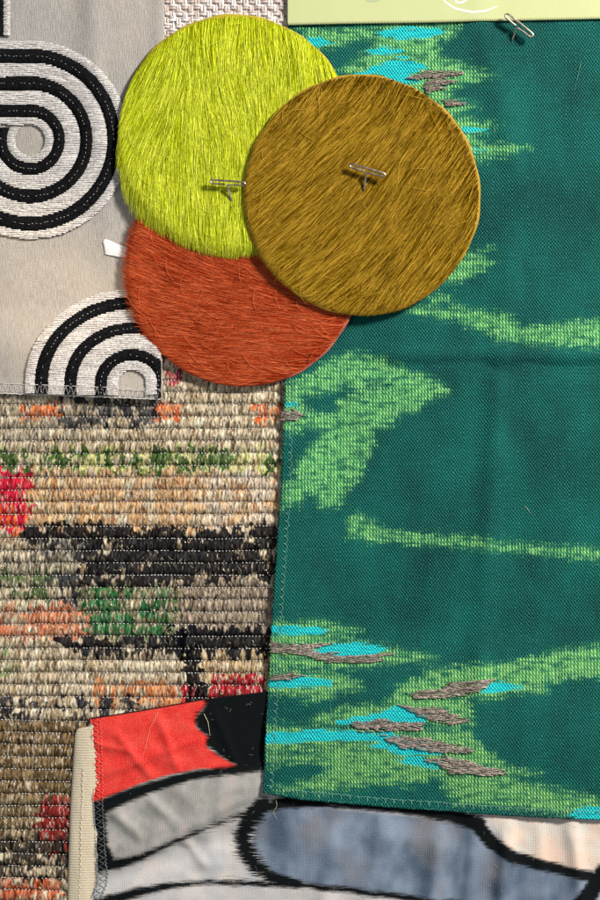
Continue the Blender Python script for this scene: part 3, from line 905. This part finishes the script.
    lt = m.mix(m.rng(m.noise(m.vadd(p, (11.0, 300.0, 0.0)), 1.0, 3, .65, (.09, .5, 1)), .03, .2, 0, .6), lt, lin(10, 90, 74))
    c = m.mix(edge, c, lt)
    hz2 = m.noise(m.vadd(p, (5.0, 77.0, 0.0)), 1.0, 2, .6, (.045, .55, 1))
    cyn = m.mix(m.rng(m.add(m.mul(wv, .45), m.add(fine, m.mul(slub, 1.2))), -.5, .45), lin(0, 128, 140), lin(44, 226, 226))
    ke = m.rng(m.add(m.attr('cy'), m.add(m.add(m.mul(hz2, 13), m.mul(horiz, 8)), m.mul(fine, 2.0))), -.5, .5)
    c = m.mix(ke, c, cyn)
    m.bump(m.add(m.mul(wv, .9), m.add(m.mul(fine, .8), m.mul(slub, .4))), .62, U)
    mt = m.out(c, .72, .18)
    build('cloth', conv(np.stack([X, Y, Z], -1), 6), gridfaces(*X.shape), mt, root, {'pp': np.stack([X, Y, 0 * X], -1), 'lg': np.clip(lg, -25, 25), 'cy': np.clip(cy, -20, 20)})
    # raised taupe embroidery
    patches = [
        [(404, 78), (425, 72), (463, 69), (462, 74), (445, 77), (456, 81), (440, 85), (447, 88), (426, 92), (424, 84), (432, 79)],
        [(441, 100), (452, 98), (466, 104), (458, 107), (446, 105)],
        [(281, 411), (295, 410), (306, 415), (295, 420), (281, 419)],
        [(270, 642), (300, 643), (334, 643), (310, 650), (350, 656), (394, 653), (372, 662), (330, 662), (300, 654), (270, 651)],
        [(270, 673), (292, 671), (306, 675), (290, 678), (270, 679)],
        [(407, 692), (440, 688), (452, 682), (496, 678), (486, 686), (470, 692), (440, 696), (415, 697)],
        [(398, 704), (440, 708), (470, 719), (452, 722), (425, 716)],
        [(350, 723), (380, 718), (424, 722), (420, 728), (385, 729), (360, 728)],
        [(380, 735), (410, 735), (450, 741), (476, 748), (462, 752), (430, 750), (400, 745)],
        [(424, 758), (448, 754), (480, 763), (506, 770), (490, 775), (450, 772), (440, 765)],
    ]
    for pl in patches:
        pa = np.array(pl, float); P = []
        x0, y0 = pa.min(0); x1, y1 = pa.max(0)
        ang = .10; pl = [(q[0], q[1]) for q in pl]
        for yy in np.arange(y0 - 4, y1 + 4, 1.2):
            xs = np.arange(x0 - 1, x1 + 1, .3); ys = yy + ang * (xs - (x0 + x1) / 2) + .5 * np.sin(xs / 6 + yy)
            ok = sdf(xs, ys, pl) > -.2 + 4.0 * vnoise(xs / 16, ys / 1.3, 171)
            idx = np.flatnonzero(np.diff(np.r_[0, ok.astype(int), 0]))
            for a_, b_ in zip(idx[::2], idx[1::2]):
                cur = a_
                while b_ - cur > 3:
                    q1 = min(b_, cur + int(30 + 34 * rng.random()))
                    ii = np.linspace(cur, q1 - 1, 6).astype(int); k = 6
                    z = z_green(xs[ii], ys[ii]) + .3 + 1.0 * np.sin(np.linspace(.1, .9, k) * math.pi) ** .6 + .5 * rng.random()
                    P.append(np.stack([xs[ii], ys[ii] + (rng.random() - .5) * np.linspace(-1, 1, k) * .9, z], 1))
                    cur = q1 + int(2 * rng.random())
        P = np.array(P)
        V, F = tubes(conv(P, 6), np.full(P.shape[:2], .54) * U, 6)
        build('embroidered_patch', V, F, MT['taupe'], root)
    # overlock stitches inside the left and lower edge
    parts = []
    for yy in np.arange(388, 786, 7.6):
        xe = float(xl(np.array(yy))); a = np.linspace(-1.7, 1.7, 9)
        q = np.stack([xe + 5.5 + 3.2 * np.cos(a) + .8 * rng.random(), yy + 3.1 * np.sin(a) + .6 * a], 1)
        parts.append(np.c_[q, z_green(q[:, 0], q[:, 1]) + .25])
    for xx in np.arange(270, 680, 8.8):
        ye = float(yb(np.array(xx))); j = rng.random() * 1.5
        q = resample([(xx - 3.5, ye - 6.5 - j), (xx, ye - 8), (xx + 1, ye - 2.5), (xx + .6, ye - 7.5), (xx + 4.2, ye - 6.2 - j)], 9)
        parts.append(np.c_[q, z_green(q[:, 0], q[:, 1]) + .25])
    P = np.array(parts)
    V, F = tubes(conv(P, 12), np.full(P.shape[:2], .26) * U, 4)
    build('edge_stitching', V, F, MT['green_stitch'], root)
    ys = np.linspace(380, 790, 200); fray(np.stack([xl(ys), ys], 1), (-1, 0), z_green, 360, .8, 3.2, MT['green_stitch'], root, .17, .6, 12)
    xs = np.linspace(264, 690, 260); fray(np.stack([xs, yb(xs)], 1), (0, 1), z_green, 520, .8, 3.4, MT['green_stitch'], root, .17, .6, 14)


MT['taupe'] = mat_thread('taupe_metallic_thread', lin(96, 80, 74), lin(188, 172, 160), 0.34, metal=0.35)
green_swatch()


# ------------------------------------------------------------------ pale green sample card
def card():
    root = thing('sample_card', 'pale yellow green card with white script emblem pinned over the top of the teal cloth', 'card', 450, 0, 5)
    bot = lambda x: np.interp(x, [287, 400, 500, 600, 700], [25.2, 23.0, 21.0, 19.2, 17.5])
    xs = np.arange(287.5, 700, 0.62); n = len(xs)
    tooth = 0.35 * fbm(xs / 40, xs * 0, 97, 2) + 0.75 * np.abs(((xs / 2.3) % 1) * 2 - 1)
    tt = np.linspace(0, 1, 30)[:, None]
    X = np.broadcast_to(xs, (30, n)).copy(); Y = -60 + tt * (bot(xs) - tooth * 1.0 + 60)
    zc = lambda x, y: z_green(x, np.full_like(x, 18.0)) * .25 + 5.2 + .5 * fbm(x / 80, y / 60, 95)
    Z = zc(X, Y)
    X2 = np.pad(X, 1, mode='edge'); Y2 = np.pad(Y, 1, mode='edge'); Z2 = np.pad(Z, 1, mode='edge')
    b = np.ones(X2.shape, bool); b[1:-1, 1:-1] = False; Z2[b] -= 1.0
    m = M('card_paper')
    g = m.node('ShaderNodeTexCoord').outputs['Object']
    f = m.noise(g, 3000, 4, .6)
    m.bump(f, .2, U)
    mt = m.out(m.mix(m.rng(f, -.4, .4), lin(188, 193, 136), lin(200, 205, 150)), .6, .3)
    c = build('paper', conv(np.stack([X2, Y2, Z2], -1), 6), gridfaces(*X2.shape), mt, root)
    def ink(name, col):
        m = M(name); g = m.node('ShaderNodeTexCoord').outputs['Object']
        return m.out(m.mix(m.rng(m.noise(g, 3000, 2), -.3, .3), col, tuple(min(1, q * 1.05) for q in col)), .6, .2)
    wi = ink('white_ink', lin(246, 247, 232)); gi = ink('grey_green_ink', lin(176, 184, 140))
    def stroke(pts, w0):
        q = smoothpath(pts, 70); T = np.gradient(q[:, :2], axis=0); T /= np.linalg.norm(T, axis=1, keepdims=True)
        N = np.stack([-T[:, 1], T[:, 0]], 1); ww = (q[:, 2:3] if q.shape[1] > 2 else w0)
        A = q[:, :2] - N * ww; B = q[:, :2] + N * ww
        XX = np.stack([A[:, 0], B[:, 0]], 1); YY = np.stack([A[:, 1], B[:, 1]], 1)
        V = conv(np.stack([XX, YY, zc(XX, YY) + .12], -1), 6).reshape(-1, 3)
        return V, gridfaces(70, 2)
    V, F = join([stroke([(436, -26, .5), (438, -12, .6), (444, 1, .7), (455, 8.5, .9), (472, 12.3, 1.0), (486, 11, .8), (498, 6, .4)], 1),
                 stroke([(466, -16, .6), (460, -5, .9), (455, 2.2, .5), (462, 2.8, .9), (467, -1, 1.2), (474, -14, 1.3)], 1)])
    build('lettering', V, F, wi, c, root=root)
    a = np.linspace(0, TAU, 40); rr = np.linspace(0.01, 1, 4)[:, None]
    XX = 373 + 11.5 * rr * np.cos(a); YY = -8 + 10.5 * rr * np.sin(a)
    build('printed_dot', conv(np.stack([XX, YY, zc(XX, YY) + .1], -1), 6), gridfaces(*XX.shape), gi, c, root=root)


card()


# ------------------------------------------------------------------ hair-on hide discs
def disc(cx, cy, rx, ry, plane, name_label, hair_cols, hide_col, theta, allow, n, L0, z_h, seed, rim_col, strays=140, width=.36, tail=3.0, swirl=.15, over_z=None):
    rg = np.random.default_rng(seed)
    root = thing('hide_disc', name_label, 'hide sample', cx, cy, plane(cx, cy), 'round hair-on hide samples')
    zc = float(plane(cx, cy)) + 4
    # leather body: a thick rounded disc
    a = np.linspace(0, TAU, 361)
    wob = 1 + .006 * np.sin(3 * a + seed) + .004 * np.sin(7 * a) + .0035 * np.sin(19 * a + seed * 2)
    prof = [(0.001, 0), (.5, 0), (.985, 0), (1.0, .7), (1.0, 1.8), (.988, 2.6), (.6, 2.7), (.001, 2.7)]
    XX = np.array([[cx + rx * r_ * math.cos(t) * w_ for t, w_ in zip(a, wob)] for r_, h in prof])
    YY = np.array([[cy + ry * r_ * math.sin(t) * w_ for t, w_ in zip(a, wob)] for r_, h in prof])
    ZZ = plane(XX, YY) + np.array([h for r_, h in prof])[:, None]
    m = M('hide_leather'); g = m.node('ShaderNodeTexCoord').outputs['Object']
    f = m.noise(g, 2200, 3); m.bump(f, .5, U)
    mt = m.out(m.mix(m.rng(f, -.3, .3), rim_col[0], rim_col[1]), .7, .3)
    V = conv(np.stack([XX, YY, ZZ], -1), zc)
    build('leather', V, gridfaces(*XX.shape), mt, root)
    # hair strands
    def flow_paths(x, y, L, th_off, k, curl=None):
        px = [x]; py = [y]; st = L / (k - 1)
        for i in range(1, k):
            th = theta(px[-1], py[-1]) + th_off
            if curl is not None: th = th + curl * (i / k)
            px.append(px[-1] + np.cos(th) * st); py.append(py[-1] + np.sin(th) * st)
        return np.stack(px, 1), np.stack(py, 1)
    def rr_(x, y): return np.hypot((x - cx) / rx, (y - cy) / ry)
    rad = np.sqrt(rg.random(n)) * .995; an = rg.random(n) * TAU
    x = cx + rx * rad * np.cos(an); y = cy + ry * rad * np.sin(an)
    L = L0 * (.55 + .75 * rg.random(n)); off = rg.normal(0, .07, n) + swirl * fbm(x / 9, y / 9, seed + 1, 2)
    k = 9
    px, py = flow_paths(x, y, L, off, k)
    # trim strands where they leave the disc
    out = (rr_(px, py) - 1) * rx - np.minimum(allow(px, py), 0) - np.maximum(allow(px, py), 0) * (.15 + 1.2 * rg.random((n, 1)) ** tail)
    first = np.argmax(out > 0, 1); any_ = (out > 0).any(1)
    frac = np.where(any_, np.clip((first - .5) / (k - 1), .04, 1), 1.0)
    L = L * frac
    keep = L > 2.2
    x, y, L, off = x[keep], y[keep], L[keep], off[keep]
    px, py = flow_paths(x, y, L, off, k)
    n2 = len(x); t = np.linspace(0, 1, k)[None, :]
    # clumping towards guide strands
    gx = (np.floor(x / 4.2 + .7 * vnoise(x / 6, y / 6, seed + 7)) + .5) * 4.2; perp = theta(x, y) + math.pi / 2
    dlt = (hash2(np.floor(x / 4.2), np.floor(y / 13), seed) - .5) * 1.2
    px = px + (np.cos(perp) * dlt)[:, None] * t ** 1.5; py = py + (np.sin(perp) * dlt)[:, None] * t ** 1.5
    lay = rg.random(n2)
    clump_h = fbm(x / 5, y / 5, seed + 3, 2)
    h = z_h * (.2 + .8 * lay) * (1 + .18 * clump_h)
    lf = np.clip(L / L0, .2, 1)
    rise = h[:, None] * lf[:, None] * (1 - (1 - t) ** 1.7)
    over = np.clip((rr_(px, py) - .985) * rx, 0, 30)
    pz = plane(px, py) + 2.75 + rise - over * .35
    if over_z is not None: pz = np.minimum(pz, over_z(px, py))
    w0 = width * (.6 + .8 * rg.random(n2))
    R = w0[:, None] * np.array([.8, 1, 1, 1, .95, .85, .7, .45, .12])[None, :]
    P = conv(np.stack([px, py, pz], -1), zc)
    V, F = tubes(P, R * U, 3)
    pick = rg.random(n2)
    tone = .82 * pick + .18 * (fbm(x / 9, y / 9, seed + 9, 2) + .5)
    T = np.broadcast_to(tone[:, None, None] + .34 * (t[:, :, None] - .5), (n2, k, 3)).reshape(-1)
    m = M('hide_hair'); tn = m.attr('tone')
    c = m.mix(m.rng(tn, .12, .5), hair_cols[0], hair_cols[1]); c = m.mix(m.rng(tn, .48, .92), c, hair_cols[2])
    mt = m.out(c, .42, .4)
    m.t.links.new(c, m.b.inputs['Specular Tint'])
    build('hair', V, F, mt, root, {'tone': T})
    # stray, curling hairs over the top
    n3 = int(strays * .7)
    rad = np.where(rg.random(n3) < .45, .9 + .085 * rg.random(n3), np.sqrt(rg.random(n3)) * .97); an = rg.random(n3) * TAU
    x = cx + rx * rad * np.cos(an); y = cy + ry * rad * np.sin(an)
    px, py = flow_paths(x, y, 12 + 26 * rg.random(n3), rg.normal(0, .5, n3), 14, rg.normal(0, .9, n3))
    t = np.linspace(0, 1, 14)[None, :]
    lim = rr_(px, py) * rx - rx
    pz = plane(px, py) + 2.9 + z_h * (.9 + .5 * rg.random((n3, 1))) * np.sin(np.clip(t * 1.1, 0, 1) * math.pi / 2) + 1.0 * np.sin(t * math.pi)
    ok = lim.max(1) < 6
    if over_z is not None: pz = np.minimum(pz, over_z(px, py))
    px, py, pz = px[ok], py[ok], pz[ok]
    V, F = tubes(conv(np.stack([px, py, pz], -1), zc), np.broadcast_to(np.linspace(.24, .1, 14), px.shape) * U, 4)
    build('stray_hair', V, F, mt, root, {'tone': np.repeat(.75 + .3 * rg.random(len(px)), 56)})
    return root


rad_ = math.radians


def th_orange(x, y):
    b = 24 - 20 * sstep(240, 350, y) - 6 * sstep(250, 340, x)
    return np.radians(180 + b) + .17 * fbm(x / 40, y / 26, 101, 3)


def th_lime(x, y):
    b = 90 + 19 * sstep(215, 140, x) * (1 - .75 * sstep(110, 215, y)) - 14 * sstep(270, 330, x) * sstep(180, 60, y)
    b = b - 12 * np.exp(-((x - 222) / 22.) ** 2 - ((y - 105) / 40.) ** 2)
    return np.radians(b) + .22 * fbm(x / 26, y / 46, 103, 3)


def th_must(x, y):
    b = 42 + 12 * sstep(330, 420, x) + 8 * sstep(150, 90, y) - 8 * sstep(200, 290, y) * sstep(360, 290, x)
    return np.radians(180 - b) + .20 * fbm(x / 30, y / 30, 105, 3)


pl_o = lambda x, y: 4.2 + (y - 150) * 5.6 / 237.
pl_l = lambda x, y: 4.0 + (y - 13) * 7.8 / 236.
pl_m = lambda x, y: 15.6 - .040 * (x - 250) + .010 * (y - 150)

def under_l(x, y):      # the mustard disc presses the lime hair down
    return np.where(np.hypot(x - 363.5, (y - 194.5) * .97) < 119, pl_m(x, y) - .4, 99)


def under_o(x, y):      # both upper discs press the orange hair down
    return np.minimum(np.where(np.hypot(x - 235.5, y - 131) < 118, pl_l(x, y) - .4, 99), under_l(x, y))


disc(243.5, 270, 116, 117, pl_o, 'round rust orange hair-on hide disc, lowest of the three overlapping discs', (lin(124, 34, 14), lin(196, 72, 34), lin(228, 118, 72)),
     None, th_orange, lambda x, y: -.5 + 7 * sstep(170, 130, x) + 1.5 * sstep(300, 200, y), 68000, 34, 1.5, 201, (lin(150, 60, 40), lin(190, 110, 90)), 240, .22, 9.0, .08, under_o)
disc(235.5, 131, 117, 118, pl_l, 'round lime yellow hair-on hide disc, upper left of the three discs', (lin(132, 140, 6), lin(206, 216, 28), lin(238, 242, 88)),
     None, th_lime, lambda x, y: -.8 + 7.5 * sstep(165, 235, y) + 8 * sstep(175, 125, x) * sstep(120, 180, y), 56000, 46, 2.8, 202, (lin(160, 140, 30), lin(190, 170, 50)), 130, .27, 1.8, .13, under_l)
disc(363.5, 194.5, 117.5, 121, pl_m, 'round mustard brown hair-on hide disc, topmost of the three discs', (lin(52, 37, 3), lin(118, 86, 6), lin(206, 164, 56)),
     None, th_must, lambda x, y: -.9 + 3.0 * sstep(110, 75, y) + 3 * sstep(300, 255, x), 70000, 34, 1.5, 203, (lin(150, 112, 20), lin(190, 150, 50)), 110, .22, 4.0, .08)


# ------------------------------------------------------------------ T pins
def pin(x0, y0, x1, y1, fx, fy, zs, label, gap=1.9, lift=7.5):
    """x0..y1 ends of the crossbar, fx, fy where the shank enters"""
    root = thing('t_pin', label, 'pin', fx, fy, zs, 'steel T pins')
    zb = zs + lift; r = 1.08; gap = 1.75 if gap < 1.6 else 2.1
    c = np.array([(x0 + x1) / 2, (y0 + y1) / 2]); d = np.array([x1 - x0, y1 - y0]); Lh = np.hypot(*d) / 2; d = d / (2 * Lh)
    nn = np.array([-d[1], d[0]])
    if nn[1] < 0: nn = -nn
    def q(s, o, z): return (c[0] + d[0] * s + nn[0] * o, c[1] + d[1] * s + nn[1] * o, z)
    # flattened wire loop: along the top, round both ends, back to the middle below
    a = np.linspace(-math.pi / 2, math.pi / 2, 9)
    pts = [q(-2.5, gap, zb - .5), q(-Lh * .6, gap, zb - .4)]
    pts += [q(-Lh + gap - gap * math.cos(t), -gap * math.sin(t) , zb) for t in a[0:]] if False else []
    left = [q(-(Lh - gap) - gap * math.cos(t), gap * math.sin(-t), zb) for t in a]       # from +gap to -gap
    right = [q((Lh - gap) + gap * math.cos(t), gap * math.sin(t), zb) for t in a]        # from -gap to +gap
    path = pts + left + [q(-Lh * .3, -gap, zb + .4), q(Lh * .3, -gap, zb + .4)] + right + [q(Lh * .5, gap, zb - .3), q(3.4, gap + .2, zb - .6)]
    p = smoothpath(path, 110)
    V, F = tubes(conv(p, zb)[None], np.full((1, 110), r * U), 10)
    build('crossbar', V, F, MT['steel'], root)
    s0 = q(3.4, gap + .2, zb - .6); s0b = q(-.8, gap + .9, zb - .9)
    path = [s0, q(1.0, gap + .5, zb - .7), s0b, (c[0] + (fx - c[0]) * .45 + nn[0] * 2, c[1] + (fy - c[1]) * .45 + nn[1] * 1.5, zb - 4), (fx, fy, zs + .8), (fx + (fx - c[0]) * .08, fy + 2, zs - 3.2)]
    p = smoothpath(path, 60)
    V, F = tubes(conv(p, zb)[None], np.linspace(r, r * .85, 60)[None] * U, 10, up=(.3, .1, .05))
    build('shank', V, F, MT['steel'], root)


pin(210, 181.5, 245.5, 184, 232, 201, pl_l(232, 201) + 3.8, 'steel T pin in the lime yellow disc', 1.35)
pin(349.5, 165, 385.5, 175.5, 364.5, 189, pl_m(364, 189) + 3.6, 'steel T pin in the mustard brown disc', 1.35)
pin(505.5, 14.5, 533, 36.5, 513.5, 38, float(z_green(np.array(513.5), np.array(38.))) + .2, 'steel T pin holding the pale card to the teal cloth', 1.7)


# ------------------------------------------------------------------ white paper tag below the orange disc
def paper_tag():
    root = thing('paper_tag', 'small torn white paper tag peeking out beside the rust orange disc', 'paper tag', 120, 250, 4)
    s = np.linspace(0, 1, 26)[None, :]; t = np.linspace(0, 1, 18)[:, None]
    x = 103.5 + s * 42 - 1.0 * np.cos(t * math.pi) * (s < .05)
    top = np.interp(s, [0, .05, .2, .5, 1], [240.5, 239.2, 241.5, 247, 250]); bt = np.interp(s, [0, .3, 1], [254.5, 256.5, 260])
    y = top + t * (bt - top) + .5 * fbm(s * 9, t * 0 + 2, 111)
    x = x + .9 * fbm(t * 5, s * 0, 113) * (1 - s)
    z = z_grey(x, y) + .7 + 1.2 * np.sin(s * 2.6) + .5 * fbm(s * 4, t * 4, 115)
    z = np.minimum(z, np.where(x > 126, pl_o(x, y) - .4, 99))
    X2 = np.pad(x + 0 * t, 1, mode='edge'); Y2 = np.pad(y, 1, mode='edge'); Z2 = np.pad(z, 1, mode='edge')
    b = np.ones(X2.shape, bool); b[1:-1, 1:-1] = False; Z2[b] -= .45
    m = M('white_tissue'); g = m.node('ShaderNodeTexCoord').outputs['Object']; f = m.noise(g, 2200, 4, .6)
    m.bump(f, .6, U); mt = m.out(m.mix(m.rng(f, -.3, .3), lin(226, 226, 226), lin(246, 246, 246)), .6, .3)
    build('paper', conv(np.stack([X2, Y2, Z2], -1), 4), gridfaces(*X2.shape), mt, root)


paper_tag()


# ------------------------------------------------------------------ loose hairs lying on the cloths
def loose(pts, zf, label, mat, r=.28, lift=.5):
    q = smoothpath(pts, 40)
    z = zf(q[:, 0], q[:, 1]) + lift + .5 * np.sin(np.linspace(0, math.pi, 40))
    V, F = tubes(conv(np.c_[q, z], float(z.mean()))[None], np.linspace(r, r * .4, 40)[None] * U, 5)
    o = build('loose_hair', V, F, mat)
    ctr = V.mean(0)
    me = o.data; co = np.empty(len(me.vertices) * 3, np.float32); me.vertices.foreach_get('co', co)
    me.vertices.foreach_set('co', (co.reshape(-1, 3) - ctr).astype(np.float32).ravel()); me.update()
    o.location = ctr
    o['label'] = label; o['category'] = 'hair'; o['group'] = 'loose hairs on the swatches'


hm = mat_thread('pale_hair', lin(196, 190, 130), lin(240, 236, 190), .4)
loose([(204, 714), (208, 722), (210, 736)], z_print, 'pale yellow hair lying on the black print beside the red', hm, .34)
loose([(158, 712), (150, 728), (146, 744), (143, 756)], z_print, 'fine pale hair curving across the red print', hm, .2)
loose([(276, 800), (277, 806), (273, 812), (277, 820)], z_print, 'thin hair curling from under the corner of the teal cloth', hm, .2, 1.0)
loose([(330, 700), (331, 716), (329, 730)], z_green, 'fine hair lying upright across the turquoise streak of the teal cloth', MT['green_stitch'], .14)
loose([(581, 62), (578, 76), (574, 92)], z_green, 'fine pale hair lying on the plain teal cloth near its upper right corner', MT['green_stitch'], .2)
loose([(525, 506), (528, 509), (531, 514)], z_green, 'tiny pale lint fibre just above the long pale green streak of the teal cloth', hm, .18)
